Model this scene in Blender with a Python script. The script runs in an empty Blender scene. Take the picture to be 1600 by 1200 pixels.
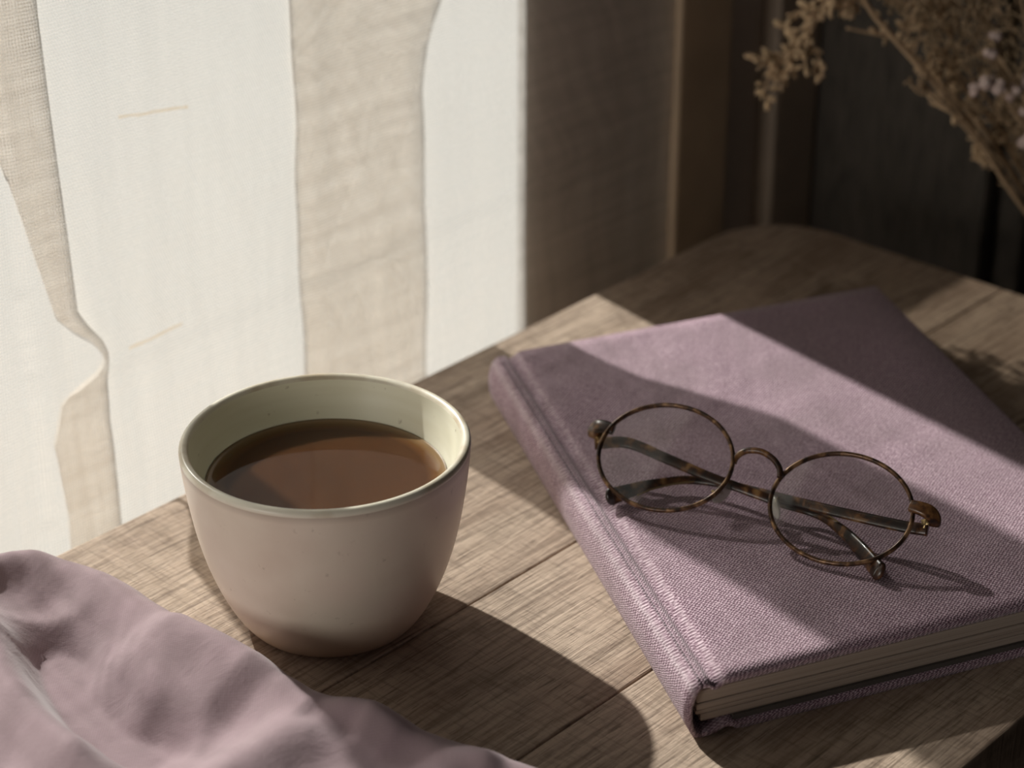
import bpy, bmesh, math, random
import numpy as np
from mathutils import Vector, Matrix, noise

random.seed(7)
SC = bpy.context.scene
COL = SC.collection
R = math.radians

# ------------------------------------------------------------------ camera
F_PX, PITCH, CAM_H = 3500.0, R(27.5), 0.421
cd = bpy.data.cameras.new('camera')
cd.sensor_width = 36.0
cd.lens = 36.0 * F_PX / 1600.0
cd.clip_start = 0.01
cd.dof.use_dof = True
cd.dof.focus_distance = 0.732
cd.dof.aperture_fstop = 9.3
cam = bpy.data.objects.new('camera', cd)
cam.location = (0, 0, CAM_H)
cam.rotation_euler = (R(90) - PITCH, 0, 0)
COL.objects.link(cam)
SC.camera = cam

# ------------------------------------------------------------------ world, sun, exposure
w = bpy.data.worlds.new('world'); SC.world = w; w.use_nodes = True
bg = w.node_tree.nodes['Background']
bg.inputs[0].default_value = (1.0, 0.95, 0.9, 1)
bg.inputs[1].default_value = 0.022
SUN_AZ, SUN_EL = R(-52.5), R(35.0)
sd = bpy.data.lights.new('sun', 'SUN'); sd.energy = 11.3; sd.angle = R(1.1); sd.color = (1.0, 0.965, 0.92)
sun = bpy.data.objects.new('sun', sd); COL.objects.link(sun)
sdir = Vector((math.cos(SUN_AZ) * math.cos(SUN_EL), math.sin(SUN_AZ) * math.cos(SUN_EL), -math.sin(SUN_EL)))
sun.rotation_euler = sdir.to_track_quat('-Z', 'Y').to_euler()
sun.location = (-1, 2, 1.5)
# added soft fill lamp for the cup's front, unseen, behind on the left
ld = bpy.data.lights.new('added_fill_light', 'AREA'); ld.shape = 'RECTANGLE'; ld.size = 1.3; ld.size_y = .8; ld.energy = 22.0; ld.color = (1.0, 0.95, 0.88)
lo = bpy.data.objects.new('added_fill_light', ld); COL.objects.link(lo); lo.location = (-1.85, -1.20, .40)
lo.rotation_euler = (Vector((-.06, .64, .04)) - lo.location).to_track_quat('-Z', 'Y').to_euler()
vs = SC.view_settings
vs.view_transform = 'Standard'; vs.look = 'None'; vs.gamma = 1.0; vs.exposure = 0.0; vs.use_curve_mapping = False

# ------------------------------------------------------------------ frames
# table frame: origin on the window side edge of the table, x = along that edge, y = towards the window
TA, TROT = Vector((-0.1215, 0.721, 0)), R(47.6)
ES = Vector((math.cos(TROT), math.sin(TROT), 0)); EN = Vector((math.sin(TROT), -math.cos(TROT), 0))
def un(px, py, z=0.0):            # a point of the view at height z
    X = (px - 800) / F_PX; U = (600 - py) / F_PX
    c, s = math.cos(PITCH), math.sin(PITCH)
    d = Vector((X, c + U * s, -s + U * c))
    return Vector((0, 0, CAM_H)) + d * ((z - CAM_H) / d.z)
def on_y(px, py, y):
    X = (px - 800) / F_PX; U = (600 - py) / F_PX
    c, s = math.cos(PITCH), math.sin(PITCH)
    d = Vector((X, c + U * s, -s + U * c))
    return Vector((0, 0, CAM_H)) + d * (y / d.y)
def to_t(p): d = p - TA; return (d.dot(ES), d.dot(EN), p.z)

# ------------------------------------------------------------------ helpers
def obj(name, verts, faces, mat, parent=None, smooth=True, kind=None):
    me = bpy.data.meshes.new(name)
    me.from_pydata([tuple(v) for v in verts], [], faces)
    me.validate()
    bm = bmesh.new(); bm.from_mesh(me)
    bmesh.ops.recalc_face_normals(bm, faces=bm.faces); bm.to_mesh(me); bm.free()
    if smooth: me.polygons.foreach_set('use_smooth', [True] * len(me.polygons))
    if mat: me.materials.append(mat)
    o = bpy.data.objects.new(name, me); COL.objects.link(o)
    if parent: o.parent = parent
    if kind: o['kind'] = kind
    return o
def bmobj(name, bm, mat, parent=None, smooth=False, kind=None):
    me = bpy.data.meshes.new(name)
    bmesh.ops.recalc_face_normals(bm, faces=bm.faces); bm.to_mesh(me); bm.free()
    if smooth: me.polygons.foreach_set('use_smooth', [True] * len(me.polygons))
    if mat: me.materials.append(mat)
    o = bpy.data.objects.new(name, me); COL.objects.link(o)
    if parent: o.parent = parent
    if kind: o['kind'] = kind
    return o
def thing(name, label, cat, loc=(0, 0, 0), rotz=0.0, group=None):
    o = bpy.data.objects.new(name, None); COL.objects.link(o)
    o.empty_display_size = 0.02
    o.location = loc; o.rotation_euler = (0, 0, rotz)
    o['label'] = label; o['category'] = cat
    if group: o['group'] = group
    return o
def tag(o, label, cat, group=None):
    o['label'] = label; o['category'] = cat
    if group: o['group'] = group
    return o
def prism(bm, poly, z0, z1):
    lo = [bm.verts.new((x, y, z0)) for x, y in poly]
    hi = [bm.verts.new((x, y, z1)) for x, y in poly]
    n = len(poly)
    bm.faces.new(hi); bm.faces.new(lo[::-1])
    for i in range(n):
        bm.faces.new((lo[i], lo[(i + 1) % n], hi[(i + 1) % n], hi[i]))
def box(bm, x0, x1, y0, y1, z0, z1):
    prism(bm, [(x0, y0), (x1, y0), (x1, y1), (x0, y1)], z0, z1)
def bevel(bm, wd, seg=2, ang=R(30)):
    es = [e for e in bm.edges if len(e.link_faces) == 2 and e.calc_face_angle(0) > ang]
    bmesh.ops.bevel(bm, geom=es, offset=wd, segments=seg, affect='EDGES', profile=0.5)
def boxobj(name, b, mat, parent=None, bev=0.0, kind=None):
    bm = bmesh.new(); box(bm, *b)
    bmesh.ops.recalc_face_normals(bm, faces=bm.faces)
    if bev: bevel(bm, bev)
    return bmobj(name, bm, mat, parent, kind=kind)
def lathe(prof, n=96, closed=False, wob=None):
    V, Fc = [], []
    for i in range(n):
        a = 2 * math.pi * i / n
        for r, z in prof:
            k = 1.0 if wob is None else 1.0 + wob(a, z)
            V.append((r * k * math.cos(a), r * k * math.sin(a), z))
    m = len(prof)
    for i in range(n):
        j = (i + 1) % n
        for k in range(m - 1):
            Fc.append((i * m + k, j * m + k, j * m + k + 1, i * m + k + 1))
    return V, Fc
def catmull(P, sub=8):
    P = [Vector(p) for p in P]; out = []
    for i in range(len(P) - 1):
        p0 = P[max(i - 1, 0)]; p1 = P[i]; p2 = P[i + 1]; p3 = P[min(i + 2, len(P) - 1)]
        for k in range(sub):
            t = k / sub
            out.append(0.5 * ((2 * p1) + (p2 - p0) * t + (2 * p0 - 5 * p1 + 4 * p2 - p3) * t * t + (3 * p1 - p0 - 3 * p2 + p3) * t ** 3))
    out.append(P[-1]); return out
def sweep(path, ra, rb, up, n=12, closed=False, V=None, Fc=None, power=1.0):
    """elliptic tube along path; ra = radius sideways, rb = radius along 'up'"""
    V = [] if V is None else V; Fc = [] if Fc is None else Fc
    base = len(V); m = len(path)
    for i, p in enumerate(path):
        if closed: t = path[(i + 1) % m] - path[i - 1]
        else: t = path[min(i + 1, m - 1)] - path[max(i - 1, 0)]
        t.normalize()
        upv = Vector(up(i / (m - 1)) if callable(up) else up)
        side = t.cross(upv).normalized(); u2 = side.cross(t).normalized()
        a = ra(i / (m - 1)) if callable(ra) else ra
        b = rb(i / (m - 1)) if callable(rb) else rb
        for k in range(n):
            an = 2 * math.pi * k / n
            c, s = math.cos(an), math.sin(an)
            c = math.copysign(abs(c) ** power, c); s = math.copysign(abs(s) ** power, s)
            V.append(p + side * a * c + u2 * b * s)
    for i in range(m if closed else m - 1):
        j = (i + 1) % m
        for k in range(n):
            l = (k + 1) % n
            Fc.append((base + i * n + k, base + j * n + k, base + j * n + l, base + i * n + l))
    if not closed:
        Fc.append(tuple(base + k for k in range(n))[::-1])
        Fc.append(tuple(base + (m - 1) * n + k for k in range(n)))
    return V, Fc

# ------------------------------------------------------------------ material helpers
class M:
    def __init__(s, name):
        s.m = bpy.data.materials.new(name); s.m.use_nodes = True
        s.t = s.m.node_tree; s.n = s.t.nodes; s.l = s.t.links
        s.p = s.n['Principled BSDF']; s.out = s.n['Material Output']
    def node(s, ty, **kw):
        nd = s.n.new(ty)
        for k, v in kw.items():
            if k.startswith('i_'):
                key = k[2:]; key = int(key) if key.isdigit() else key.replace('_', ' ')
                nd.inputs[key].default_value = v
            else: setattr(nd, k, v)
        return nd
    def link(s, a, b): s.l.new(a, b)
    def set(s, **kw):
        for k, v in kw.items(): s.p.inputs[k.replace('_', ' ')].default_value = v
    def ramp(s, fac, stops):
        r = s.node('ShaderNodeValToRGB'); cr = r.color_ramp
        while len(cr.elements) > 1: cr.elements.remove(cr.elements[-1])
        for i, (p, c) in enumerate(stops):
            e = cr.elements[0] if i == 0 else cr.elements.new(p)
            e.position = p; e.color = (*c, 1) if len(c) == 3 else c
        s.link(fac, r.inputs[0]); return r.outputs[0]
    def coord(s, kind='Object', scale=(1, 1, 1), rot=(0, 0, 0), loc=(0, 0, 0)):
        tc = s.node('ShaderNodeTexCoord'); mp = s.node('ShaderNodeMapping')
        mp.inputs['Scale'].default_value = scale; mp.inputs['Rotation'].default_value = rot; mp.inputs['Location'].default_value = loc
        s.link(tc.outputs[kind], mp.inputs[0]); return mp.outputs[0]
    def noise(s, vec, scale=5, detail=3, rough=.5, dist=0):
        nd = s.node('ShaderNodeTexNoise'); nd.inputs['Scale'].default_value = scale; nd.inputs['Detail'].default_value = detail
        nd.inputs['Roughness'].default_value = rough; nd.inputs['Distortion'].default_value = dist
        s.link(vec, nd.inputs['Vector']); return nd.outputs[0]
    def wave(s, vec, scale=5, dist=0, detail=2, dscale=1, dirn='X'):
        nd = s.node('ShaderNodeTexWave'); nd.bands_direction = dirn
        for k, v in (('Scale', scale), ('Distortion', dist), ('Detail', detail), ('Detail Scale', dscale)): nd.inputs[k].default_value = v
        s.link(vec, nd.inputs['Vector']); return nd.outputs['Fac']
    def math(s, op, a, b=None, clamp=False):
        nd = s.node('ShaderNodeMath', operation=op, use_clamp=clamp)
        for i, x in enumerate((a, b)):
            if x is None: continue
            if isinstance(x, (int, float)): nd.inputs[i].default_value = x
            else: s.link(x, nd.inputs[i])
        return nd.outputs[0]
    def mix(s, fac, a, b, mode='MIX'):
        nd = s.node('ShaderNodeMix', data_type='RGBA', blend_type=mode)
        for key, x in ((0, fac), (6, a), (7, b)):
            if isinstance(x, (int, float)): nd.inputs[key].default_value = x
            elif isinstance(x, tuple): nd.inputs[key].default_value = (*x, 1) if len(x) == 3 else x
            else: s.link(x, nd.inputs[key])
        return nd.outputs[2]
    def bump(s, height, strength=.3, dist=.001, normal=None):
        nd = s.node('ShaderNodeBump'); nd.inputs['Strength'].default_value = strength; nd.inputs['Distance'].default_value = dist
        s.link(height, nd.inputs['Height'])
        if normal: s.link(normal, nd.inputs['Normal'])
        return nd.outputs[0]
def sheen_fac(m, base=.04, top=.6, power=4.0):
    lw = m.node('ShaderNodeLayerWeight'); lw.inputs['Blend'].default_value = .5
    return m.math('ADD', m.math('MULTIPLY', m.math('POWER', lw.outputs['Facing'], power), top), base)
def simple(name, col, rough=.6, metal=0.0, noise_amt=.15, nscale=60, bump=0.0, spec=.5):
    m = M(name); m.set(Roughness=rough, Metallic=metal)
    m.p.inputs['Specular IOR Level'].default_value = spec
    v = m.coord(); f = m.noise(v, nscale, 4)
    d = tuple(c * (1 - noise_amt) for c in col); b = tuple(min(1, c * (1 + noise_amt)) for c in col)
    m.link(m.ramp(f, [(.3, d), (.7, b)]), m.p.inputs['Base Color'])
    if bump: m.link(m.bump(f, bump, .001), m.p.inputs['Normal'])
    return m.m

def wood_material(name, dark, mid, light, seed=0.0, saw=1.0):
    m = M(name); m.set(Roughness=.62); m.p.inputs['Specular IOR Level'].default_value = .3
    tc = m.node('ShaderNodeTexCoord'); oi = m.node('ShaderNodeObjectInfo')
    cmb = m.node('ShaderNodeCombineXYZ'); k = m.math('MULTIPLY', oi.outputs['Random'], 7.0)
    m.link(k, cmb.inputs[0]); m.link(k, cmb.inputs[1])
    add = m.node('ShaderNodeVectorMath', operation='ADD'); m.link(tc.outputs['Object'], add.inputs[0]); m.link(cmb.outputs[0], add.inputs[1])
    def mp(scale, rot=(0, 0, 0)):
        q = m.node('ShaderNodeMapping'); q.inputs['Scale'].default_value = scale; q.inputs['Rotation'].default_value = rot
        m.link(add.outputs[0], q.inputs[0]); return q.outputs[0]
    broad = m.noise(mp((5, 22, 5)), 1.0, 4, .55, .6)            # broad colour bands along the board
    grain = m.noise(mp((30, 520, 50)), 1.0, 6, .65, .5)         # fine streaks
    pores = m.noise(mp((70, 1300, 60)), 1.0, 3, .6, .2)
    cross = m.noise(mp((520, 70, 40), (0, 0, .12)), 1.0, 4, .6, .4)   # saw marks across the board
    blot = m.noise(mp((26, 40, 26)), 1.0, 5, .6, .3)
    c = m.ramp(broad, [(.25, mid), (.5, light), (.75, mid)])
    c = m.mix(m.ramp(grain, [(.34, (.65,) * 3), (.55, (0, 0, 0))]), c, dark)
    c = m.mix(m.math('MULTIPLY', m.ramp(pores, [(.32, (1,) * 3), (.43, (0,) * 3)]), .65), c, tuple(x * .55 for x in dark))
    sawm = m.math('MULTIPLY', m.ramp(cross, [(.34, (1,) * 3), (.50, (0,) * 3)]), .30 * saw)
    c = m.mix(sawm, c, tuple(x * .9 for x in dark))
    c = m.mix(m.math('MULTIPLY', m.ramp(blot, [(.28, (1,) * 3), (.42, (0,) * 3)]), .5), c, tuple(x * .8 for x in dark))
    c = m.mix(m.math('MULTIPLY', m.ramp(blot, [(.62, (0,) * 3), (.74, (1,) * 3)]), .45), c, tuple(min(1, x * 1.3) for x in light))
    m.link(c, m.p.inputs['Base Color'])
    h = m.math('ADD', m.math('MULTIPLY', grain, .8), m.math('MULTIPLY', pores, .7))
    h = m.math('ADD', h, m.math('MULTIPLY', cross, .55 * saw))
    m.link(m.bump(h, .55, .0009), m.p.inputs['Normal'])
    return m.m

wood = wood_material('reclaimed_oak', (.125, .08, .052), (.37, .26, .19), (.56, .435, .335))
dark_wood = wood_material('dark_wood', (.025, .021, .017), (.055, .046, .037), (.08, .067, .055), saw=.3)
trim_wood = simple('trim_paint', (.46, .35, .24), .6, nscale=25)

# ------------------------------------------------------------------ setting
wall_m = simple('wall_plaster', (.48, .42, .375), .9, noise_amt=.12, nscale=9, bump=.15)
floor_m = simple('dark_floor', (.03, .022, .017), .55, nscale=12)
terrace_m = simple('pale_terrace', (.275, .275, .27), .9, noise_amt=.05, nscale=1.3)
side_m = simple('side_wall_paint', (.03, .028, .026), .9, nscale=8)

def struct(name, bm, mat, smooth=False):
    o = bmobj(name, bm, mat, None, smooth, 'structure'); o.location = TA; o.rotation_euler = (0, 0, TROT); return o
FZ = -0.74
# window wall, inner face at y=.062, with splayed openings (inner, outer)
WY0, WY1 = .0552, .102
S_W1 = .2445            # right jamb of the big window
W2 = (.327, .450, .119, .62)
def wall_with_openings():
    bm = bmesh.new()
    bx = lambda a: box(bm, *a)
    Z0, Z1 = FZ, 1.75
    L, Rt = -2.5, 2.2
    W1 = (-2.2, S_W1, -.40, .70)
    sp = .062
    def splay(x0, x1, sx0, sx1, z0, z1):      # block whose outer side is cut back by sx0 / sx1
        pts = [(x0, WY0), (x1, WY0), (x1 + sx1, WY1), (x0 + sx0, WY1)]
        prism(bm, pts, z0, z1)
    splay(L, W1[0], 0, -sp, Z0, Z1)
    splay(W1[0], W1[1], -sp, sp, Z0, W1[2])
    splay(W1[0], W1[1], -sp, sp, W1[3], Z1)
    splay(W1[1], W2[0], sp, 0, Z0, Z1)
    # below window 2 with a sill that slopes outward and down
    x0, x1 = W2[0], W2[1]
    v = [bm.verts.new(p) for p in ((x0, WY0, Z0), (x1, WY0, Z0), (x1, WY1, Z0), (x0, WY1, Z0),
                                   (x0, WY0, W2[2]), (x1, WY0, W2[2]), (x1, WY1, W2[2] - .03), (x0, WY1, W2[2] - .03))]
    for f in ((0, 1, 2, 3), (4, 5, 6, 7), (0, 1, 5, 4), (1, 2, 6, 5), (2, 3, 7, 6), (3, 0, 4, 7)): bm.faces.new([v[i] for i in f])
    box(bm, x0, x1, WY0, WY1, W2[3], Z1)
    splay(W2[1], Rt, sp, 0, Z0, Z1)
    return bm
struct('wall_back', wall_with_openings(), wall_m)
bm = bmesh.new(); box(bm, -2.5, 2.2, -2.6, .102, FZ - .05, FZ); struct('floor', bm, floor_m)
bm = bmesh.new(); box(bm, 2.2, 2.3, -2.6, .102, FZ, 1.75); struct('wall_right', bm, side_m)
bm = bmesh.new(); box(bm, -7, 6, .102, 8, FZ - .06, FZ - .01); struct('terrace', bm, terrace_m)
# painted strip of timber next to the curtain and a second one at the corner
bm = bmesh.new(); box(bm, .3475, .3885, .0455, .0625, FZ, .108); bmesh.ops.recalc_face_normals(bm, faces=bm.faces); bevel(bm, .002); struct('trim_1', bm, trim_wood)
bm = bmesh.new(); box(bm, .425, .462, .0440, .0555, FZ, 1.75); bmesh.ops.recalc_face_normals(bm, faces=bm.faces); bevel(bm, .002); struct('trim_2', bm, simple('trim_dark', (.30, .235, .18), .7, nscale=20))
# window glass with slim frame
glass = M('window_glass')
gt = glass.node('ShaderNodeBsdfTransparent'); gg = glass.node('ShaderNodeBsdfGlossy'); gg.inputs['Roughness'].default_value = .02
gf = sheen_fac(glass, .03, .4); gm = glass.node('ShaderNodeMixShader')
gt.inputs[0].default_value = (.97, .98, .97, 1)
glass.link(gf, gm.inputs[0]); glass.link(gt.outputs[0], gm.inputs[1]); glass.link(gg.outputs[0], gm.inputs[2]); glass.link(gm.outputs[0], glass.out.inputs[0])
frame_m = simple('window_frame_paint', (.55, .52, .47), .5, nscale=20)
def window(name, x0, x1, z0, z1, f=.03, gm_=None):
    bm = bmesh.new()
    y0, y1 = .080, .1015
    for b in ((x0, x0 + f, y0, y1, z0, z1), (x1 - f, x1, y0, y1, z0, z1), (x0 + f, x1 - f, y0, y1, z0, z0 + f), (x0 + f, x1 - f, y0, y1, z1 - f, z1)): box(bm, *b)
    o = struct(name, bm, frame_m)
    bm = bmesh.new(); box(bm, x0 + f, x1 - f, .090, .094, z0 + f, z1 - f)
    bmobj('pane', bm, gm_ or glass.m, o)
glass2 = glass.m.copy(); glass2.name = 'dimming_window_glass'  # pane tinted dark only to weaken the sun patch on the table
for n_ in glass2.node_tree.nodes:
    if n_.type == 'BSDF_TRANSPARENT': n_.inputs[0].default_value = (.36, .35, .33, 1)
window('window_1', -2.25, S_W1 + .068, -.42, .71, .006)
window('window_2', W2[0] - .010, W2[1] + .045, W2[2] - .03, W2[3], .006, glass2)

# ------------------------------------------------------------------ curtain
cm = M('sheer_linen')
cm.n.remove(cm.p)
uv = cm.coord('UV', (1, 1, 1))
wx = cm.wave(uv, 260, 1.6, 2, 1.5, 'X'); wy = cm.wave(uv, 240, 1.8, 2, 1.5, 'Y')
slub = cm.noise(cm.coord('UV', (14, 160, 1)), 1.0, 4, .6); slub2 = cm.noise(cm.coord('UV', (190, 9, 1)), 1.0, 4, .6)
wv = cm.math('ADD', cm.math('MULTIPLY', wx, .5), cm.math('MULTIPLY', wy, .5))
sl = cm.math('ADD', cm.math('MULTIPLY', slub, .5), cm.math('MULTIPLY', slub2, .5))
dens = cm.math('ADD', cm.math('MULTIPLY', wv, .62), cm.math('MULTIPLY', cm.math('ADD', cm.math('MULTIPLY', cm.math('SUBTRACT', sl, .5), 1.5), .5), .75))     # about .3 .. .95
fac = cm.math('SUBTRACT', .93, cm.math('MULTIPLY', dens, .70), clamp=True)          # open share of the weave
tr = cm.node('ShaderNodeBsdfTransparent')
tl = cm.node('ShaderNodeBsdfTranslucent'); df = cm.node('ShaderNodeBsdfDiffuse')
tl.inputs[0].default_value = (.93, .915, .88, 1)
df.inputs[0].default_value = (.82, .75, .66, 1)
bmp = cm.bump(wv, .35, .0004); cm.link(bmp, df.inputs['Normal']); cm.link(bmp, tl.inputs['Normal'])
ocs = cm.node('ShaderNodeSeparateXYZ'); cm.link(cm.coord('Object'), ocs.inputs[0])
brk = cm.noise(cm.coord('Object', (60, 60, 500)), 1.0, 3)
def slub_line(x0, x1, z0, k):          # a thick ochre thread woven into the cloth
    dz = cm.math('ABSOLUTE', cm.math('SUBTRACT', ocs.outputs[2], cm.math('ADD', cm.math('MULTIPLY', cm.math('SUBTRACT', ocs.outputs[0], x0), k), z0)))
    a = cm.math('LESS_THAN', dz, cm.math('MULTIPLY', brk, .0014))
    b = cm.math('LESS_THAN', cm.math('ABSOLUTE', cm.math('SUBTRACT', ocs.outputs[0], (x0 + x1) / 2)), (x1 - x0) / 2)
    return cm.math('MULTIPLY', cm.math('MULTIPLY', a, b), .5)
slm = cm.math('ADD', slub_line(.022, .0545, .1294, -.145), slub_line(.018, .0440, .0364, .06))
cm.link(cm.mix(slm, (.93, .915, .88), (.80, .58, .30)), tl.inputs[0]); cm.link(cm.mix(slm, (.82, .75, .66), (.62, .43, .2)), df.inputs[0])
fac = cm.math('SUBTRACT', fac, cm.math('MULTIPLY', slm, .3), clamp=True)
ms = cm.node('ShaderNodeMixShader'); ms.inputs[0].default_value = .76
cm.link(tl.outputs[0], ms.inputs[1]); cm.link(df.outputs[0], ms.inputs[2])
mo = cm.node('ShaderNodeMixShader'); cm.link(fac, mo.inputs[0]); cm.link(ms.outputs[0], mo.inputs[1]); cm.link(tr.outputs[0], mo.inputs[2])
cm.link(mo.outputs[0], cm.out.inputs[0])

def interp(x, xs, ys): return float(np.interp(x, xs, ys))
# left fold: overlap width and right edge as a function of height (metres)
def fold1(z):
    xs = (-.02, .004, .012, .030, .036, .041, .047, .055, .062, .178, .5)
    right = interp(z, xs, (.004, .0035, .003, .0035, .0050, .0052, .0030, -.0030, -.0070, -.0115, -.013))
    width = interp(z, (-.10, -.02, .012, .028, .0345, .038, .046, .062, .127, .178, .5), (.026, .024, .026, .021, .004, .0012, .0035, .009, .022, .034, .06))
    return right, width
def curtain():
    zs = np.concatenate([np.linspace(-.71, -.12, 14), np.linspace(-.11, .22, 150), np.linspace(.235, .80, 24)])
    V, Fc, UV = [], [], []
    rows = []
    for z in zs:
        r1, w1 = fold1(z)
        wob = .0016 * math.sin(z * 38) + .0012 * math.sin(z * 83 + 1)
        wobb = .0010 * math.sin(z * 52 + 2) + .0006 * math.sin(z * 131)
        p2l, p2r = .1060 + wobb * .6, .1765 + wob * .35 + interp(z, (.098, .118, .135, .16, .30), (0, .004, .012, .023, .031))
        end = interp(z, (.100, .125), (.3475, .322))
        # (s, layer offset towards the room)
        pts = []
        def seg(a, b, la, lb, n):
            for k in range(n):
                t = k / n; pts.append((a + (b - a) * t, la + (lb - la) * t))
        seg(-2.22, -.2, .0, .0, 60)
        seg(-.2, r1, .0, .0035, 60)
        seg(r1, r1 - w1, .0035, .0018, 14)
        seg(r1 - w1, r1, .0018, -.0002, 14)
        seg(r1, p2l, -.0002, .0000, 60)
        seg(p2l, p2r, .0, .0034, 44)
        seg(p2r, p2l, .0034, .0012, 20)
        seg(p2l, p2r, .0012, -.0012, 20)
        seg(p2r, .245, -.0012, .0, 30)
        seg(.245, end, .0, .0012, 40)
        pts.append((end, .0012)); pts.append((end + .0012, -.0006)); pts.append((end - .0005, -.0022)); pts.append((end - .016, -.0024))
        row = []; u = 0; last = None
        for (s, l) in pts:
            if last: u += math.hypot(s - last[0], l - last[1])
            last = (s, l)
            big = .0045 * math.sin(s * 21 + 1.0) * (1 if s < -.03 else .25)
            wr = .0010 * noise.noise(Vector((s * 75, z * 7, l * 300))) + .0005 * noise.noise(Vector((s * 210, z * 22, l * 500)))
            if .1 < s < .18 and l > .0008: wr *= 1.8
            if .20 < s < .36: wr *= .5
            y = .0500 - l - wr + (big if s < -.03 else 0)
            row.append((s, y, z)); UV.append((u, z))
        V += row; rows.append(len(row))
    m = rows[0]
    for i in range(len(zs) - 1):
        for k in range(m - 1):
            Fc.append((i * m + k, i * m + k + 1, (i + 1) * m + k + 1, (i + 1) * m + k))
    me = bpy.data.meshes.new('curtain'); me.from_pydata(V, [], Fc)
    uvl = me.uv_layers.new(name='UVMap')
    li = np.empty(len(me.loops), dtype=np.int32); me.loops.foreach_get('vertex_index', li)
    uvl.data.foreach_set('uv', np.array(UV, dtype=np.float32)[li].ravel())
    me.polygons.foreach_set('use_smooth', [True] * len(me.polygons))
    me.materials.append(cm.m)
    o = bpy.data.objects.new('curtain', me); COL.objects.link(o)
    o.location = TA; o.rotation_euler = (0, 0, TROT)
    return o
cur = thing('window_curtain', 'sheer off-white linen curtain hanging in pleats beside the wooden table', 'curtain', TA, TROT)
c_ = curtain(); c_.location = (0, 0, 0); c_.rotation_euler = (0, 0, 0); c_.parent = cur; c_.name = 'curtain_panel'; c_.data.name = 'curtain_panel'
V, Fc = sweep([Vector((-2.3, .05, .806)), Vector((.345, .05, .806))], .008, .008, (0, 0, 1), 16)
obj('curtain_rod', V, Fc, simple('rod_metal', (.2, .17, .13), .4, .8), cur)

# ------------------------------------------------------------------ table
tb = thing('wooden_table', 'weathered oak plank table with a rounded far corner under cup and book', 'table', TA + Vector((0, 0, 0)), TROT)
S0, S1, RC = -.62, .361, .038
TH = .028
def plank(y0, y1, r_back=False, r_front=False):
    pts = []
    pts.append((S0, -y1)); 
    if r_front:
        for k in range(9):
            a = -math.pi / 2 + math.pi / 2 * k / 8; pts.append((S1 - RC + RC * math.cos(a), -y1 + RC + RC * math.sin(a)))
    else: pts.append((S1, -y1))
    if r_back:
        for k in range(9):
            a = math.pi / 2 * k / 8; pts.append((S1 - RC + RC * math.cos(a), -y0 - RC + RC * math.sin(a)))
    else: pts.append((S1, -y0))
    pts.append((S0, -y0))
    bm = bmesh.new(); prism(bm, pts, -TH, 0)
    bmesh.ops.recalc_face_normals(bm, faces=bm.faces)
    bevel(bm, .0007, 2)
    o = bmobj('plank', bm, wood, tb); return o
plank(0, .1297, r_back=True)
plank(.1302, .2004)
plank(.2009, .304, r_front=True)
bm = bmesh.new(); box(bm, S0 + .06, S1 - .05, -.255, -.235, -TH - .07, -TH); bmobj('apron', bm, wood, tb)
bm = bmesh.new(); box(bm, S0 + .06, S1 - .05, -.065, -.045, -TH - .07, -TH); bmobj('apron', bm, wood, tb)
for sx in (S0 + .04, S1 - .09):
    for sy in (-.262, -.082):
        bm = bmesh.new(); box(bm, sx, sx + .045, sy, sy + .045, FZ, -TH)
        bmesh.ops.recalc_face_normals(bm, faces=bm.faces); bevel(bm, .003); bmobj('leg', bm, wood, tb)

# ------------------------------------------------------------------ dark cabinet against the wall, behind the table end
cab = thing('dark_cabinet', 'tall dark brown wooden cabinet standing in shade behind the table end', 'cabinet', TA, TROT)
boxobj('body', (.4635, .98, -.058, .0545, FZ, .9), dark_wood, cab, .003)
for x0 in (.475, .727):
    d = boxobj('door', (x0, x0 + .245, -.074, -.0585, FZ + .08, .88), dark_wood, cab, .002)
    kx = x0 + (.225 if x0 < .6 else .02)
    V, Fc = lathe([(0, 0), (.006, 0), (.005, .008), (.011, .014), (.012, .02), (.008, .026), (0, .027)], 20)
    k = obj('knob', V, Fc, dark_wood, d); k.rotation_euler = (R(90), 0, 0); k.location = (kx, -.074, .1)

# ------------------------------------------------------------------ cup of tea
CX, CY, CH = -0.0611, 0.641, 0.067
ceramic = M('cream_glaze')
ceramic.set(Roughness=.34); ceramic.p.inputs['Specular IOR Level'].default_value = .45
v = ceramic.coord(); sep = ceramic.node('ShaderNodeSeparateXYZ'); ceramic.link(v, sep.inputs[0])
big = ceramic.noise(v, 22, 4, .5); fine = ceramic.noise(v, 260, 3, .6); mid = ceramic.noise(ceramic.coord('Object', (30, 30, 90)), 1, 4)
oc = ceramic.ramp(big, [(.3, (.72, .60, .49)), (.5, (.80, .70, .58)), (.7, (.80, .66, .56))])
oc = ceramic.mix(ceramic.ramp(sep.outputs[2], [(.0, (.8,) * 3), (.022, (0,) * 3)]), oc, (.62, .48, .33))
oc = ceramic.mix(ceramic.math('MULTIPLY', ceramic.ramp(fine, [(.24, (1,) * 3), (.34, (0,) * 3)]), .35), oc, (.25, .17, .10))
zz = ceramic.math('ADD', sep.outputs[2], ceramic.math('MULTIPLY', ceramic.math('SUBTRACT', mid, .5), .0022))
band = ceramic.ramp(zz, [(.0627, (0,) * 3), (.0641, (1,) * 3), (.0652, (1,) * 3), (.0662, (.5,) * 3)])
oc = ceramic.mix(band, oc, (.15, .08, .04))
ceramic.link(oc, ceramic.p.inputs['Base Color'])
ceramic.link(ceramic.bump(ceramic.math('ADD', big, ceramic.math('MULTIPLY', fine, .12)), .12, .002), ceramic.p.inputs['Normal'])
cin = M('cream_glaze_inside')
cin.set(Roughness=.42)
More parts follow.
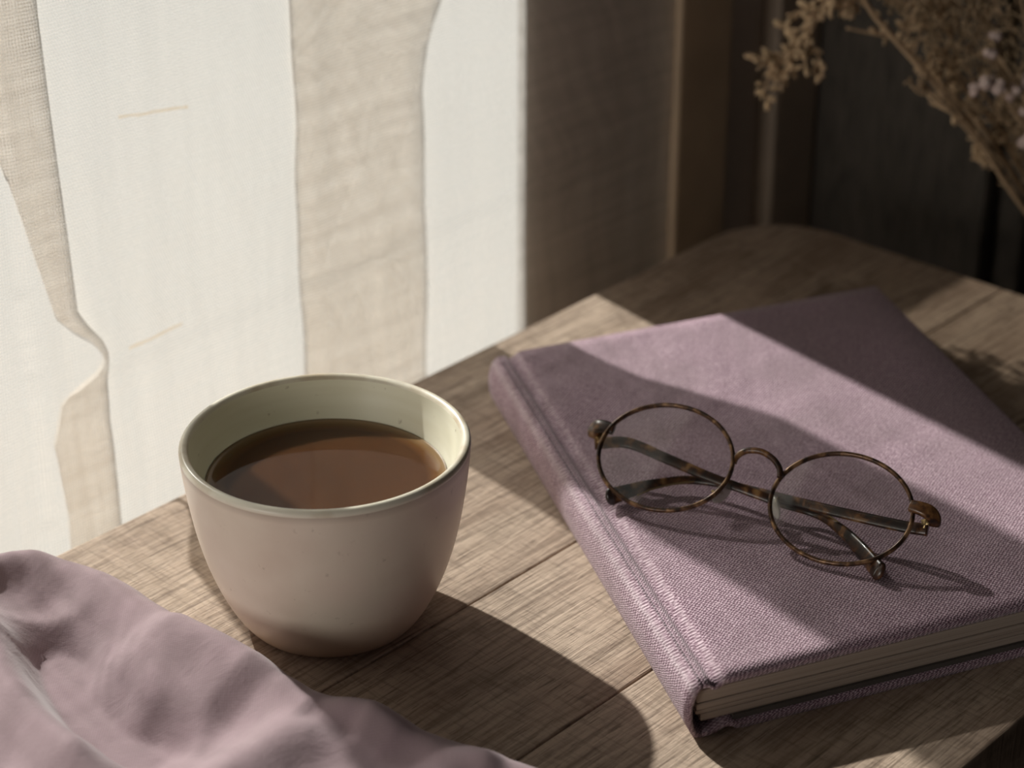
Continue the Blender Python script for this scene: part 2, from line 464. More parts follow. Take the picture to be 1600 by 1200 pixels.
v = cin.coord(); fine = cin.noise(v, 240, 3, .6); rg = cin.noise(cin.coord('Object', (10, 10, 160)), 1, 3)
ic = cin.ramp(rg, [(.3, (.78, .74, .56)), (.7, (.88, .85, .69))])
ic = cin.mix(cin.math('MULTIPLY', cin.ramp(fine, [(.25, (1,) * 3), (.33, (0,) * 3)]), .5), ic, (.28, .2, .11))
cin.link(ic, cin.p.inputs['Base Color']); cin.link(cin.bump(rg, .1, .001), cin.p.inputs['Normal'])

cup = thing('tea_cup', 'handleless cream glazed ceramic cup on the wooden table, filled with amber tea', 'cup', (CX, CY, 0), 0)
outer = [(0, .0018), (.024, .0018), (.0262, 0), (.0275, 0), (.0291, .0012), (.0318, .0046), (.0349, .010), (.0384, .018),
         (.0414, .027), (.0438, .037), (.0455, .047), (.0467, .056), (.0473, .062), (.04755, .0652)]
def smooth_prof(P, sub=5): return [(q.x, q.y) for q in catmull([Vector((a, b, 0)) for a, b in P], sub)]
wobf = lambda a, z: .0035 * math.sin(2 * a + .6) * z / .067 + .002 * math.sin(3 * a + 2)
V, Fc = lathe(smooth_prof(outer), 128, wob=wobf)
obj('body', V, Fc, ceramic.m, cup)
rim = [(.04755, .0652), (.04755, .0662), (.0469, .0671), (.0459, .0674), (.0449, .0669), (.0443, .0660)]
rimm = M('rim_glaze'); rimm.set(Roughness=.3)
v = rimm.coord(); f1 = rimm.noise(v, 60, 4)
rimm.link(rimm.ramp(f1, [(.33, (.58, .48, .34)), (.55, (.82, .77, .64))]), rimm.p.inputs['Base Color'])
V, Fc = lathe(smooth_prof(rim), 128, wob=wobf)
o = obj('rim', V, Fc, rimm.m, cup)
inner = [(.0443, .0660), (.0432, .062), (.0412, .0565), (.0388, .050), (.0350, .040), (.029, .026), (.021, .014), (.010, .0085), (0, .008)]
V, Fc = lathe(smooth_prof(inner), 128, wob=wobf)
o = obj('inside_wall', V, Fc, cin.m, cup)
for ob in (o,): pass
# tea: body of liquid with meniscus
TEAZ = .0525
tea = M('amber_tea'); tea.set(Roughness=.02); tea.p.inputs['Subsurface Weight'].default_value = 1.0; tea.p.inputs['Subsurface Radius'].default_value = (1.0, .7, .5); tea.p.inputs['Subsurface Scale'].default_value = .022; tea.p.inputs['IOR'].default_value = 1.36; tea.p.inputs['Specular IOR Level'].default_value = .5
tcn = tea.node('ShaderNodeTexCoord'); ln = tea.node('ShaderNodeVectorMath', operation='LENGTH'); tea.link(tcn.outputs['Object'], ln.inputs[0])
mr = tea.node('ShaderNodeMapRange'); tea.link(ln.outputs['Value'], mr.inputs[0]); mr.inputs[1].default_value = .0; mr.inputs[2].default_value = .041
tea.link(tea.ramp(mr.outputs[0], [(.0, (1,) * 3), (.88, (1,) * 3), (.925, (0,) * 3)]), tea.p.inputs['Subsurface Weight'])
tea.link(tea.ramp(mr.outputs[0], [(.0, (.075, .028, .010)), (.80, (.08, .030, .011)), (.88, (.15, .065, .02)), (.93, (.22, .13, .06)), (1.0, (.34, .25, .15))]), tea.p.inputs['Base Color'])
V, Fc = lathe([(0, -.02), (.030, -.02), (.0390, -.0004), (.0397, .0007), (.0390, .0003), (.0381, .00008), (.0365, 0), (.02, 0), (0, 0)], 128, wob=lambda a, z: wobf(a, z + TEAZ))
o = obj('tea', V, Fc, tea.m, None)
o.location = (CX, CY, TEAZ); tag(o, 'amber brown tea filling the cream ceramic cup', 'tea')

# ------------------------------------------------------------------ book
cloth_m = M('mauve_bookcloth'); cloth_m.set(Roughness=.8)
cloth_m.p.inputs['Specular IOR Level'].default_value = .25
cloth_m.p.inputs['Sheen Weight'].default_value = .25; cloth_m.p.inputs['Sheen Roughness'].default_value = .5
vb = cloth_m.coord('Object', (1, 1, 1))
sh = cloth_m.node('ShaderNodeSeparateXYZ'); cloth_m.link(vb, sh.inputs[0])
shc = cloth_m.node('ShaderNodeCombineXYZ')
cloth_m.link(cloth_m.math('SUBTRACT', sh.outputs[0], sh.outputs[2]), shc.inputs[0]); cloth_m.link(cloth_m.math('ADD', sh.outputs[1], cloth_m.math('MULTIPLY', sh.outputs[2], .6)), shc.inputs[1]); cloth_m.link(sh.outputs[2], shc.inputs[2])
shm = cloth_m.node('ShaderNodeMapping'); shm.inputs['Rotation'].default_value = (0, 0, R(45)); cloth_m.link(shc.outputs[0], shm.inputs[0]); vb1 = shm.outputs[0]
wa = cloth_m.wave(vb1, 310, 4.2, 3, 2.4, 'X'); wb = cloth_m.wave(vb1, 250, 4.2, 3, 2.4, 'Y')
th1 = cloth_m.noise(cloth_m.coord('Object', (900, 500, 900)), 1.0, 3, .6)
wz = cloth_m.wave(vb1, 330, 1.5, 2, 1.5, 'Z')
hh = cloth_m.math('ADD', cloth_m.math('ADD', cloth_m.math('MULTIPLY', wa, .4), cloth_m.math('MULTIPLY', wb, .35)), cloth_m.math('MULTIPLY', th1, .5))
lg = cloth_m.noise(vb, 28, 4, .55)
cc = cloth_m.ramp(hh, [(.35, (.15, .070, .105)), (.62, (.345, .212, .272)), (.88, (.74, .56, .64))])
sx = cloth_m.node('ShaderNodeSeparateXYZ'); cloth_m.link(vb, sx.inputs[0])
wear = cloth_m.ramp(cloth_m.math('MULTIPLY', sx.outputs[0], 50.0), [(.0, (0,) * 3), (.05, (1,) * 3), (.12, (.15,) * 3), (.26, (.1,) * 3), (.31, (.6,) * 3), (.36, (.1,) * 3), (.50, (.15,) * 3), (.56, (.6,) * 3), (.62, (0,) * 3)])
wear = cloth_m.math('MULTIPLY', wear, cloth_m.math('MULTIPLY', hh, .75), clamp=True)
cc = cloth_m.mix(wear, cc, (.78, .66, .70))
cc = cloth_m.mix(cloth_m.ramp(lg, [(.35, (.35,) * 3), (.65, (0,) * 3)]), cc, (.29, .21, .225))
cloth_m.link(cc, cloth_m.p.inputs['Base Color'])
cloth_m.link(cloth_m.bump(hh, .6, .0005), cloth_m.p.inputs['Normal'])
paper = M('page_edges'); paper.set(Roughness=.85)
pn = paper.noise(paper.coord('Object', (6, 6, 1500)), 1.0, 2, .5)
paper.link(paper.ramp(pn, [(.33, (.37, .29, .235)), (.6, (.46, .37, .31))]), paper.p.inputs['Base Color'])
paper.link(paper.bump(pn, .4, .0004), paper.p.inputs['Normal'])

BT = .021                                      # height of the book
LF = un(1080, 1072, BT); LB = un(765, 556, BT); RB = un(1352, 438, BT)
bx_ = Vector((LF.x, LF.y, 0)); BROT = math.atan2(LB.y - LF.y, LB.x - LF.x) - R(90)
BL = .2335; BW = .176
SH = math.tan(R(6.3))
book = thing('hardcover_book', 'closed mauve cloth-bound hardcover book lying flat under the glasses', 'book', bx_, BROT)
def bp(u, v, z): return (u * math.cos(R(6.3)), v + u * math.sin(R(6.3)), z)
# case cross-section, outer line from the front cover across the spine to the back cover (u, z)
T_ = .0024
def strip_part(name, outer, inner, v0, v1, mat, nv=40, wavy=.00012):
    P = outer + inner[::-1]; n = len(P); V, Fc = [], []
    for j in range(nv + 1):
        v = v0 + (v1 - v0) * j / nv
        for k, (u, z) in enumerate(P):
            dz = wavy * noise.noise(Vector((u * 60, v * 60, 3)))
            V.append(bp(u, v, z + dz))
    for j in range(nv):
        for k in range(n):
            l = (k + 1) % n
            Fc.append((j * n + k, j * n + l, (j + 1) * n + l, (j + 1) * n + k))
    m2 = len(outer)
    for j in (0, nv):                           # end caps as quads between the two lines
        for k in range(m2 - 1):
            a, b, c, d = j * n + k, j * n + k + 1, j * n + n - 2 - k, j * n + n - 1 - k
            Fc.append((a, b, c, d) if j else (d, c, b, a))
    o = obj(name, V, Fc, mat, book); return o
top_o = [(BW, BT - T_ / 2)] + [(BW - .0004, BT - .0004)] + [(BW - .0015, BT)] + [(BW - k * .017, BT) for k in range(1, 9)] + [(.0150, BT), (.0130, BT), (.0119, BT - .0003), (.0110, BT - .0010), (.0101, BT - .0018), (.0091, BT - .0023), (.0082, BT - .0024), (.0073, BT - .0019), (.0066, BT - .0011), (.0060, BT - .0008), (.0052, BT - .0009), (.0042, BT - .0006)]
top_i = [(u, z - T_ if 0.0125 < u < BW - .001 else (z - T_ / 2 if u >= BW - .001 else z - .0014 - (T_ - .0014) * max(0, (u - .010) / .0025))) for u, z in top_o]
top_i[0] = (BW, BT - T_ / 2 - .0008); top_i[1] = (BW - .0004, BT - T_ + .0004); top_i[2] = (BW - .0015, BT - T_)
strip_part('front_cover', top_o, top_i, 0, BL, cloth_m.m)
so = [(.0042, BT - .0006), (.0026, BT - .0011), (.0012, BT - .0024), (.0002, BT - .0046), (-.0006, BT - .0080), (-.0007, .0100), (-.0004, .0065), (.0004, .0032), (.0018, .0012), (.0032, .0006), (.0046, .0004)]
si = [(.0042, BT - .0022), (.0034, BT - .0026), (.0026, BT - .0036), (.0018, BT - .0055), (.0010, BT - .0085), (.0009, .0100), (.0011, .0070), (.0018, .0042), (.0028, .0026), (.0036, .0022), (.0046, .0019)]
strip_part('spine', so, si, 0, BL, cloth_m.m)
bo = [(.0046, .0004), (.0070, .0004), (.0100, .0012), (.0130, .0022), (.0150, .0018), (.0165, .0006), (.0190, .0002), (.04, .0002), (.09, .0002), (.14, .0002), (BW - .001, .0002), (BW, .0010)]
bi = [(.0046, .0019), (.0070, .0019), (.0100, .0027), (.0130, .0037), (.0150, .0036), (.0165, .0030), (.0190, .0027), (.04, .0027), (.09, .0027), (.14, .0027), (BW - .001, .0027), (BW, .0018)]
strip_part('back_cover', bo, bi, 0, BL, cloth_m.m)
# text block in four gatherings with fine gaps
zz0 = [.0046, .0078, .0098, .0126, BT - T_ - .0004]
for i in range(4):
    a, b = zz0[i], zz0[i + 1] - .00035
    bm = bmesh.new()
    ins = .0014 + (.0006 if i == 1 else 0) + (.0010 if i == 0 else 0)
    pts = [bp(.0028 + .002 * (i == 0), ins, 0)[:2], bp(BW - .0055, ins, 0)[:2], bp(BW - .0055, BL - ins, 0)[:2], bp(.0028, BL - ins, 0)[:2]]
    # keep below the joint groove: the block narrows only at the top gathering
    prism(bm, pts, a, b if i < 3 else b - .0006)
    bmesh.ops.recalc_face_normals(bm, faces=bm.faces); bevel(bm, .0005, 2)
    bmobj('page_block', bm, paper.m, book)
bm = bmesh.new(); pts = [bp(.016, .0016, 0)[:2], bp(BW - .006, .0016, 0)[:2], bp(BW - .006, BL - .0016, 0)[:2], bp(.016, BL - .0016, 0)[:2]]
prism(bm, pts, .0028, .0046); bmobj('endpaper', bm, simple('endpaper_gap_shade', (.10, .085, .075), .9), book)  # endpaper slab, the black shade of the gap put into its colour

# ------------------------------------------------------------------ glasses
tort = M('tortoiseshell'); tort.set(Roughness=.32)
tv = tort.coord(); n1 = tort.noise(tv, 190, 3, .5, .4)
tort.link(tort.ramp(n1, [(.40, (.018, .010, .007)), (.52, (.055, .022, .010)), (.60, (.17, .075, .025)), (.70, (.30, .17, .07))]), tort.p.inputs['Base Color'])
tort.p.inputs['Coat Weight'].default_value = .2
rimmat = M('tortoise_wire'); rimmat.set(Roughness=.28, Metallic=.35)
tv = rimmat.coord(); n1 = rimmat.noise(tv, 260, 3, .5, .4)
rimmat.link(rimmat.ramp(n1, [(.38, (.035, .02, .012)), (.52, (.12, .06, .03)), (.64, (.34, .20, .10))]), rimmat.p.inputs['Base Color'])
brass = simple('aged_brass', (.45, .34, .17), .3, .9, nscale=200)
lensm = M('lens_glass')
a1 = lensm.node('ShaderNodeBsdfTransparent'); a1.inputs[0].default_value = (.93, .93, .915, 1)
a2 = lensm.node('ShaderNodeBsdfGlossy'); a2.inputs['Roughness'].default_value = .05
a3 = sheen_fac(lensm, .06, .6, 3.0); a4 = lensm.node('ShaderNodeMixShader')
lensm.link(a3, a4.inputs[0]); lensm.link(a1.outputs[0], a4.inputs[1]); lensm.link(a2.outputs[0], a4.inputs[2]); lensm.link(a4.outputs[0], lensm.out.inputs[0])
pad_m = M('clear_silicone')
b1 = pad_m.node('ShaderNodeBsdfTransparent'); b1.inputs[0].default_value = (.93, .93, .9, 1)
b2 = pad_m.node('ShaderNodeMixShader'); b2.inputs[0].default_value = .5
pad_m.set(Roughness=.12); pad_m.p.inputs['Base Color'].default_value = (.55, .53, .48, 1)
pad_m.link(b1.outputs[0], b2.inputs[1]); pad_m.link(pad_m.p.outputs[0], b2.inputs[2]); pad_m.link(b2.outputs[0], pad_m.out.inputs[0])

PHI, BETA = -.5027, .6376
GU = Vector((math.cos(PHI), math.sin(PHI), 0)); GH = Vector((-math.sin(PHI), math.cos(PHI), 0))
GV = GH * math.cos(BETA) + Vector((0, 0, 1)) * math.sin(BETA); GN = GU.cross(GV)
CAMP = Vector((0, 0, CAM_H)); KG = .9943
GC = CAMP + (Vector((.0826, .67, .034)) - CAMP) * KG
gl = thing('eyeglasses', 'thin round tortoiseshell wire eyeglasses folded on top of the mauve book', 'glasses', (GC.x, GC.y, BT))
GO = Vector((GC.x, GC.y, BT))
def gp(u, v, n): return (GC + (GU * u + GV * v + GN * n) * KG) - GO
def gz(px, py, z): return un(px, py, z) - GO
A_, B_, SEP = .0248, .0203, .0658
for sg in (-1, 1):
    tilt = -.001 * sg
    cx0 = SEP / 2 * sg
    def lp(a, f=1.0, n=0.0, cx0=cx0, tilt=tilt):
        p = gp(cx0 + A_ * f * math.cos(a), B_ * f * math.sin(a), n); return p + Vector((0, 0, tilt))
    path = [lp(2 * math.pi * k / 96) for k in range(96)]
    V, Fc = sweep(path, .00080, .00105, GN, 12, closed=True)
    obj('rim', V, Fc, rimmat.m, gl)
    V, Fc = [], []
    rings = 8
    V.append(lp(0, 0, .0012))
    for r_ in range(1, rings + 1):
        f = r_ / rings * .975
        for k in range(64): V.append(lp(2 * math.pi * k / 64, f, .0012 * (1 - f * f)))
    for k in range(64): Fc.append((0, 1 + k, 1 + (k + 1) % 64))
    for r_ in range(rings - 1):
        for k in range(64):
            a, b = 1 + r_ * 64 + k, 1 + r_ * 64 + (k + 1) % 64
            Fc.append((a, a + 64, b + 64, b))
    L = obj('lens', V, Fc, lensm.m, gl)
# bridge: saddle arch between the rims
path = catmull([gp(-.0087, .0052, .0), gp(-.0082, .0078, .0006), gp(-.0055, .0104, .0012), gp(-.0005, .0114, .0014), gp(.0045, .0100, .0012), gp(.0078, .0074, .0006), gp(.0090, .0045, 0)], 8)
V, Fc = sweep(path, .00110, .00125, GN, 12)
obj('bridge', V, Fc, tort.m, gl)
# end pieces, hinges
for sg in (-1, 1):
    vv = .0062
    path = catmull([gp(sg * .0555, vv, 0), gp(sg * .0590, vv, .0002), gp(sg * .0622, vv - .0003, -.0006), gp(sg * .0638, vv - .0012, -.0028), gp(sg * .0640, vv - .0022, -.0050)], 8)
    V, Fc = sweep(path, lambda t: .0020 + .0006 * math.sin(t * 3), .0015, GN, 12, power=.7)
    e = obj('end_piece', V, Fc, tort.m, gl)
    hp = [gp(sg * .0632, vv - .0015, -.0040), gp(sg * .0600, vv - .0030, -.0050)]
    V, Fc = sweep(hp, .0014, .0008, GN, 10, power=.6)
    obj('hinge', V, Fc, brass, e)
    V, Fc = sweep([gp(sg * .0612, vv + .0002, -.0048), gp(sg * .0612, vv - .0048, -.0048)], .0007, .0007, GN, 10)
    obj('screw', V, Fc, brass, e)
# temples (each swept as a flat tapering bar)
def temple(pts, sg):
    path = catmull(pts, 9)
    wd = lambda t: .00215 - .0006 * min(1, t / .6) + .0017 * max(0, (t - .72) / .28)
    TU = (GV * .85 + Vector((0, 0, 1)) * .35).normalized()
    V, Fc = sweep(path, lambda t: .0010 + .0004 * max(0, (t - .8) * 5), wd, TU, 14, power=.75)
    o = obj('temple', V, Fc, tort.m, gl)
    # rounded tip
    p = path[-1]; q = path[-3]; d = (p - q).normalized()
    side = d.cross(TU).normalized(); u2 = side.cross(d)
    tw = .0014
    V, Fc = [], []
    for i in range(5):
        a = math.pi / 2 * i / 4
        for k in range(14):
            an = 2 * math.pi * k / 14
            V.append(p + d * .0022 * math.sin(a) + (side * tw * math.cos(an) + u2 * wd(1.0) * math.sin(an)) * max(.02, math.cos(a)))
    for i in range(4):
        for k in range(14):
            l = (k + 1) % 14; Fc.append((i * 14 + k, i * 14 + l, (i + 1) * 14 + l, (i + 1) * 14 + k))
    obj('temple_tip', V, Fc, tort.m, o)
    return o
hz = .0362
temple([gp(.0625, .0015, -.0052), gz(1408, 822, .0318), gz(1330, 805, .0305), gz(1250, 786, .0290), gz(1180, 768, .0277), gz(1125, 755, .0265), gz(1070, 750, .0255), gz(1020, 757, .0252), gz(980, 768, .0248), gz(955, 776, .0246)], 1)
temple([gp(-.0625, .0010, -.0052), gz(980, 692, .0340), gz(1040, 716, .0320), gz(1100, 742, .0302), gz(1160, 764, .0288), gz(1220, 786, .0268), gz(1275, 803, .0252), gz(1312, 826, .0248), gz(1342, 855, .0244), gz(1374, 893, .0243)], -1)
# metal cores along the curved ends
V, Fc = sweep(catmull([gz(1285, 799, .0275), gz(1312, 818, .0262), gz(1338, 846, .0255), gz(1362, 876, .0252)], 8), .0003, .0003, (0, 0, 1), 8)
obj('metal_core', V, Fc, brass, gl)
V, Fc = sweep(catmull([gz(1085, 752, .0275), gz(1050, 757, .0267), gz(1020, 764, .0260), gz(996, 774, .0253)], 8), .0003, .0003, (0, 0, 1), 8)
obj('metal_core', V, Fc, brass, gl)
# nose pads on little arms
def pad(c, axis, nrm, la=.0048, lb=.0029, lt=.0011):
    axis = axis.normalized(); nrm = (nrm - axis * nrm.dot(axis)).normalized(); sd_ = axis.cross(nrm)
    V, Fc = [], []
    n, m = 20, 10
    for i in range(m + 1):
        ph = -math.pi / 2 + math.pi * i / m
        for k in range(n):
            an = 2 * math.pi * k / n
            r_ = max(.001, math.cos(ph)) ** .7
            V.append(c + axis * la * r_ * math.cos(an) + sd_ * lb * r_ * math.sin(an) + nrm * lt * math.sin(ph))
    for i in range(m):
        for k in range(n):
            l = (k + 1) % n; Fc.append((i * n + k, i * n + l, (i + 1) * n + l, (i + 1) * n + k))
    return V, Fc
for cpx, apx, rimp in (((1128, 770, .0285), (1147, 755, .0290), (1112, 768, .0292)), ((1211, 792, .0278), (1203, 768, .0300), (1216, 778, .0292))):
    c = gz(*cpx); ax = gz(*apx) - c
    V, Fc = pad(c, ax, GU * (1 if cpx[0] < 1180 else -1) + Vector((0, 0, .3)), .0058 if cpx[0] < 1180 else .0052)
    pdo = obj('nose_pad', V, Fc, pad_m.m, gl)
    V, Fc = sweep(catmull([gz(*rimp), gz(*rimp) * .5 + c * .5 + GN * .0008, c], 5), .0005, .0005, GN, 8)
    obj('pad_arm', V, Fc, brass, pdo)

# ------------------------------------------------------------------ cloth in the foreground
lin = M('mauve_linen'); lin.set(Roughness=.85)
lin.p.inputs['Specular IOR Level'].default_value = .2
lin.p.inputs['Sheen Weight'].default_value = .3
lv = lin.coord()
la = lin.wave(lv, 420, 2, 2, 2, 'X'); lb = lin.wave(lv, 420, 2, 2, 2, 'Y'); lc = lin.noise(lv, 60, 7, .65, .3)
lh = lin.math('ADD', lin.math('MULTIPLY', la, .5), lin.math('MULTIPLY', lb, .5))
lcol = lin.mix(lin.math('MULTIPLY', lh, .3), (.31, .215, .24), (.50, .385, .405))
lcol = lin.mix(lin.ramp(lc, [(.35, (.4,) * 3), (.65, (0,) * 3)]), lcol, (.31, .235, .245))
lin.link(lcol, lin.p.inputs['Base Color'])
lin.link(lin.bump(lc, .35, .0016), lin.p.inputs['Normal'])
def gxy(px, py, z=.012): p = un(px, py, z); return (p.x, p.y)
edge_px = [(50, 890), (120, 899), (200, 925), (290, 982), (400, 1048), (520, 1112), (620, 1152), (700, 1180), (820, 1216), (960, 1262), (1080, 1330), (1150, 1420)]
E0 = [TA + ES * a + EN * b for a, b in ((-.34, .000), (-.22, -.003), (-.13, -.007), (-.098, -.006))]
edge = np.array([(q.x, q.y) for q in catmull([Vector((p.x, p.y, 0)) for p in E0] + [Vector((*gxy(px, py, .002), 0)) for px, py in edge_px], 8)])
def seg_dist(X, Y, poly):
    best = np.full(X.shape, 1e9); tt = np.zeros(X.shape); L = 0
    for i in range(len(poly) - 1):
        a, b = poly[i], poly[i + 1]; d = b - a; ln = np.hypot(*d) + 1e-12
        t = np.clip(((X - a[0]) * d[0] + (Y - a[1]) * d[1]) / ln ** 2, 0, 1)
        dd = np.hypot(X - a[0] - t * d[0], Y - a[1] - t * d[1])
        m_ = dd < best; best = np.where(m_, dd, best); tt = np.where(m_, L + t * ln, tt); L += ln
    return best, tt
# grid: rows follow the edge curve, columns step inwards (towards the viewer)
NU, NV = 260, 170
al = np.concatenate([[0], np.cumsum(np.hypot(*np.diff(edge, axis=0).T))])
uu = np.linspace(0, al[-1], NU); ex = np.interp(uu, al, edge[:, 0]); ey = np.interp(uu, al, edge[:, 1])
inw = np.array([-.55, -.83])
depth = np.linspace(0, 1, NV) ** 1.4 * .25
X = ex[:, None] + inw[0] * depth[None, :]; Y = ey[:, None] + inw[1] * depth[None, :]
dist, tt = seg_dist(X, Y, edge)
Hh = .0105 * (1 - np.exp(-(dist / .006) ** 1.2)) + .006 * np.exp(-((dist - .013) / .010) ** 2)
def ridge(px_list, amp, wid, z=.014):
    global Hh
    P = np.array([gxy(px, py, z) for px, py in px_list]); P = np.array([(q.x, q.y) for q in catmull([Vector((a, b, 0)) for a, b in P], 5)])
    d, t = seg_dist(X, Y, P); L = t.max() + 1e-9
    taper = np.clip(np.sin(np.clip(t / L, 0.0, 1.0) * math.pi) * 1.6, .25, 1)
    Hh = Hh + amp * np.exp(-(d / wid) ** 2) * taper
ridge([(-260, 1030), (-140, 975), (-60, 935), (15, 905)], .0060, .0110, .006)
ridge([(70, 935), (80, 985), (110, 1060), (180, 1125), (330, 1150)], -.0150, .0145)
ridge([(-60, 930), (-10, 1010), (40, 1100), (110, 1180), (190, 1270)], .0125, .0105)
ridge([(215, 975), (260, 1010), (330, 1040), (420, 1090)], .0060, .0180)
ridge([(300, 1260), (380, 1190), (470, 1150), (570, 1140), (660, 1170)], .0070, .0125)
ridge([(470, 1118), (520, 1142), (570, 1160)], -.0040, .0060)
ridge([(640, 1260), (720, 1210), (800, 1215)], .0040, .0080)
V, Fc = [], []
fade = np.clip((.25 - depth) / .05, 0, 1)[None, :] ** .7
Hh = Hh * (.15 + .85 * fade)
for i in range(NU):
    for j in range(NV):
        n_ = .0013 * noise.noise(Vector((X[i, j] * 38, Y[i, j] * 38, 0))) + .0007 * noise.noise(Vector((X[i, j] * 75, Y[i, j] * 60, 9))) + .0003 * noise.noise(Vector((X[i, j] * 120, Y[i, j] * 120, 4)))
        V.append((X[i, j], Y[i, j], max(.0013, float(Hh[i, j]) + n_ * min(1, dist[i, j] / .006) + .0012)))
for i in range(NU - 1):
    for j in range(NV - 1):
        a = i * NV + j; Fc.append((a, a + 1, a + NV + 1, a + NV))
cl = obj('linen_cloth', V, Fc, lin.m)
md = cl.modifiers.new('solid', 'SOLIDIFY'); md.thickness = .0009; md.offset = -1
tag(cl, 'rumpled mauve linen cloth lying in folds on the table in front of the cup', 'cloth')

# ------------------------------------------------------------------ dried flowers in a vase on a stool beyond the table
YD = .930
vm = on_y(1790, 560, YD)                      # mouth of the vase, outside the frame
stem_m = simple('dry_stem', (.40, .28, .17), .85, nscale=90)
bud_m = simple('dry_bud', (.46, .33, .20), .9, noise_amt=.4, nscale=140)
pale_m = simple('pale_bloom', (.58, .46, .42), .9, noise_amt=.2, nscale=140)
vase_z = vm.z - .135
vt = thing('ceramic_vase', 'dark ceramic vase holding the dried flowers beyond the right table end', 'vase', (vm.x, vm.y, vase_z))
V, Fc = lathe(smooth_prof([(0, 0), (.03, 0), (.042, .02), (.046, .055), (.036, .09), (.019, .115), (.018, .128), (.022, .135), (.0195, .134), (.0155, .127), (.0165, .114), (.033, .088), (.042, .055), (.038, .022), (0, .006)], 3), 48)
obj('body', V, Fc, simple('dark_ceramic', (.04, .035, .03), .5), vt)
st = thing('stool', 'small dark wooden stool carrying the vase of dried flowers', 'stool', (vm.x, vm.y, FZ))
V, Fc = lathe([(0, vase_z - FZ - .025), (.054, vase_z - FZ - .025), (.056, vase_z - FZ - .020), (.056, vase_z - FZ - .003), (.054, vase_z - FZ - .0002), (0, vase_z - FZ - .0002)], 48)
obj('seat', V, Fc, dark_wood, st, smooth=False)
for k in range(3):
    a = 2.1 * k + .5
    V, Fc = sweep([Vector((.055 * math.cos(a), .055 * math.sin(a), 0)), Vector((.035 * math.cos(a), .035 * math.sin(a), vase_z - FZ - .025))], .010, .010, (1, 0, .1), 12)
    obj('leg', V, Fc, dark_wood, st)
bq = thing('dried_flower_bouquet', 'bouquet of brown dried flowers on thin arching stems above the dark background', 'dried flowers', (vm.x, vm.y, vm.z))
def bud_mesh(name, mat, r, l, seed):
    bm = bmesh.new(); bmesh.ops.create_icosphere(bm, subdivisions=2, radius=1)
    rr = random.Random(seed)
    for v in bm.verts:
        k = 1 + .35 * noise.noise(v.co * 2.3 + Vector((seed, 0, 0)))
        v.co = Vector((v.co.x * r * k, v.co.y * r * k, (v.co.z + .6) * l * k))
    me = bpy.data.meshes.new(name); bm.to_mesh(me); bm.free(); me.materials.append(mat); return me
buds = [bud_mesh('floret', bud_m, .0013, .0026, s) for s in range(3)]
pale = bud_mesh('pale_floret', pale_m, .0024, .0026, 9)
nfl = [0]
def place_bud(p, d, me, parent, sc=1.0):
    if nfl[0] >= 296: return
    nfl[0] += 1
    o = bpy.data.objects.new('floret' if me is not pale else 'pale_floret', me); COL.objects.link(o); o.parent = parent
    o.location = p; o.rotation_mode = 'QUATERNION'; o.rotation_quaternion = d.to_track_quat('Z', 'Y'); o.scale = (sc, sc, sc)
rng = random.Random(11)
def stem(px_pts, ys, r0=.0016, br=0, blen=.03, b0=.25, dens=1.0, pal=0.0):
    P = [Vector((0, 0, -.06)), Vector((0, 0, 0)) + Vector((rng.uniform(-.006, .006), rng.uniform(-.006, .006), 0))]
    P += [on_y(px, py, y) - vm for (px, py), y in zip(px_pts, ys)]
    path = catmull(P, 10)
    V, Fc = sweep(path, lambda t: r0 * (1 - .6 * t), lambda t: r0 * (1 - .6 * t), (0.3, 1, 0.1), 7)
    so_ = obj('stem', V, Fc, stem_m, bq)
    V, Fc = [], []
    for k in range(br):
        t = b0 + (1 - b0) * (k + rng.random() * .8) / max(br, 1)
        i = min(len(path) - 2, int(t * (len(path) - 1)))
        p = path[i]; d = (path[i + 1] - path[i]).normalized()
        side = Vector((rng.uniform(-1, 1), rng.uniform(-.6, .6), rng.uniform(-.7, 1))).normalized()
        e = p + (d * .8 + side * .8).normalized() * blen * rng.uniform(.5, 1.2)
        mid_ = (p + e) / 2 + Vector((rng.uniform(-.003, .003),) * 3)
        sub = catmull([p, mid_, e], 3)
        sweep(sub, .0006, .0006, (0.2, 1, .3), 5, V=V, Fc=Fc)
        nb = max(1, int(round(dens * rng.uniform(2, 4.4))))
        for q in range(nb):
            tq = rng.uniform(.35, 1); jj = min(len(sub) - 1, int(tq * (len(sub) - 1)))
            dd = (d * .4 + Vector((rng.uniform(-1, 1), rng.uniform(-1, 1), rng.uniform(-1, 1)))).normalized()
            bpz = sub[jj] + dd * rng.uniform(.001, .004)
            sweep([sub[jj], bpz], .0004, .0004, (0.2, 1, .35), 4, V=V, Fc=Fc)
            place_bud(bpz, dd, pale if rng.random() < pal else buds[rng.randrange(3)], so_, rng.uniform(.7, 1.25))
    if V: obj('twig', V, Fc, stem_m, so_, kind='stuff')
Yd = YD
stem([(1600, 325), (1530, 215), (1450, 120), (1370, 30), (1330, -25), (1290, 15), (1245, 70), (1195, 118)], [Yd, Yd - .005, Yd - .01, Yd - .01, Yd - .01, Yd - .008, Yd - .005, Yd - .0], .0019, 26, .017, .60, 2.0)
stem([(1680, 310), (1650, 220), (1600, 150), (1572, 105)], [Yd - .02] * 4, .0013, 6, .014, .5, 1.2, .9)
stem([(1670, 320), (1630, 240), (1580, 170), (1542, 118)], [Yd - .015] * 4, .0013, 3, .012, .6, 1.0, .8)
stem([(1600, 300), (1540, 205), (1470, 130), (1400, 60), (1350, 0), (1320, -60)], [Yd + .004] * 6, .0016, 14, .02, .35, 1.0)
stem([(1610, 290), (1560, 200), (1500, 130), (1450, 40), (1420, -60)], [Yd + .012] * 5, .0014, 16, .03, .35, 1.1)
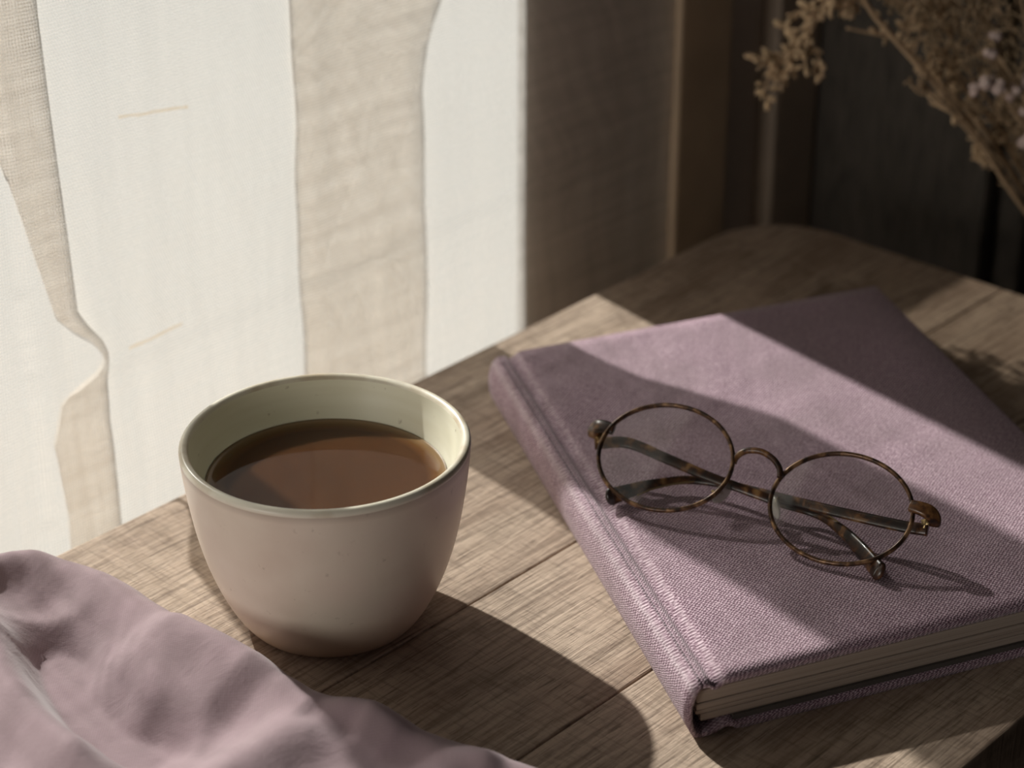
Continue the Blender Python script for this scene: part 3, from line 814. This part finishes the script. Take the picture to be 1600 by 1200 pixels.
stem([(1640, 300), (1600, 190), (1560, 90), (1520, 0), (1500, -80)], [Yd + .02] * 5, .0014, 16, .035, .35, 1.1)
stem([(1660, 290), (1640, 180), (1610, 80), (1590, -40)], [Yd - .01] * 4, .0014, 14, .035, .35, 1.1)
stem([(1650, 320), (1600, 230), (1540, 150), (1500, 90), (1450, 0), (1390, -50)], [Yd + .025] * 6, .0013, 16, .03, .3, 1.1)
stem([(1680, 330), (1640, 250), (1590, 190), (1550, 60), (1530, -40)], [Yd + .03] * 5, .0013, 14, .035, .3, 1.0)
stem([(1615, 345), (1580, 290), (1550, 258)], [Yd - .004] * 3, .0012, 3, .006, .8, 1.0)
stem([(1606, 335), (1530, 225), (1460, 150), (1440, 128)], [Yd - .012] * 4, .0015, 8, .012, .6, 1.3)

# airy mass of finest twigs and seed heads between the stems
V, Fc = [], []
for k in range(620):
    px = rng.uniform(1400, 1680); lim = 20 + (px - 1400) * 1.05
    py = rng.uniform(-110, min(lim, 290))
    p = on_y(px, py, YD + rng.uniform(-.02, .05)) - vm
    d = Vector((rng.uniform(-1, .6), rng.uniform(-.6, .6), rng.uniform(-.1, 1))).normalized()
    ln = rng.uniform(.006, .016); b = p + d * ln
    sweep([p, p + d * ln * .5 + Vector((rng.uniform(-.001, .001), 0, rng.uniform(-.001, .001))), b], .0004, .0004, (.2, 1, .35), 4, V=V, Fc=Fc)
    for q in range(rng.randrange(1, 4)):
        c = b + Vector((rng.uniform(-.003, .003), rng.uniform(-.003, .003), rng.uniform(-.003, .003))); r = rng.uniform(.0006, .0013); n0 = len(V)
        V += [c + Vector(e) * r for e in ((1, 0, 0), (-1, 0, 0), (0, 1, 0), (0, -1, 0), (0, 0, 1.4), (0, 0, -1.4))]
        Fc += [(n0 + i, n0 + j, n0 + m_) for m_ in (4, 5) for i, j in ((0, 2), (2, 1), (1, 3), (3, 0))]
obj('fine_twigs', V, Fc, simple('fine_twig', (.30, .215, .13), .95, noise_amt=.4, nscale=200), bq, kind='stuff')
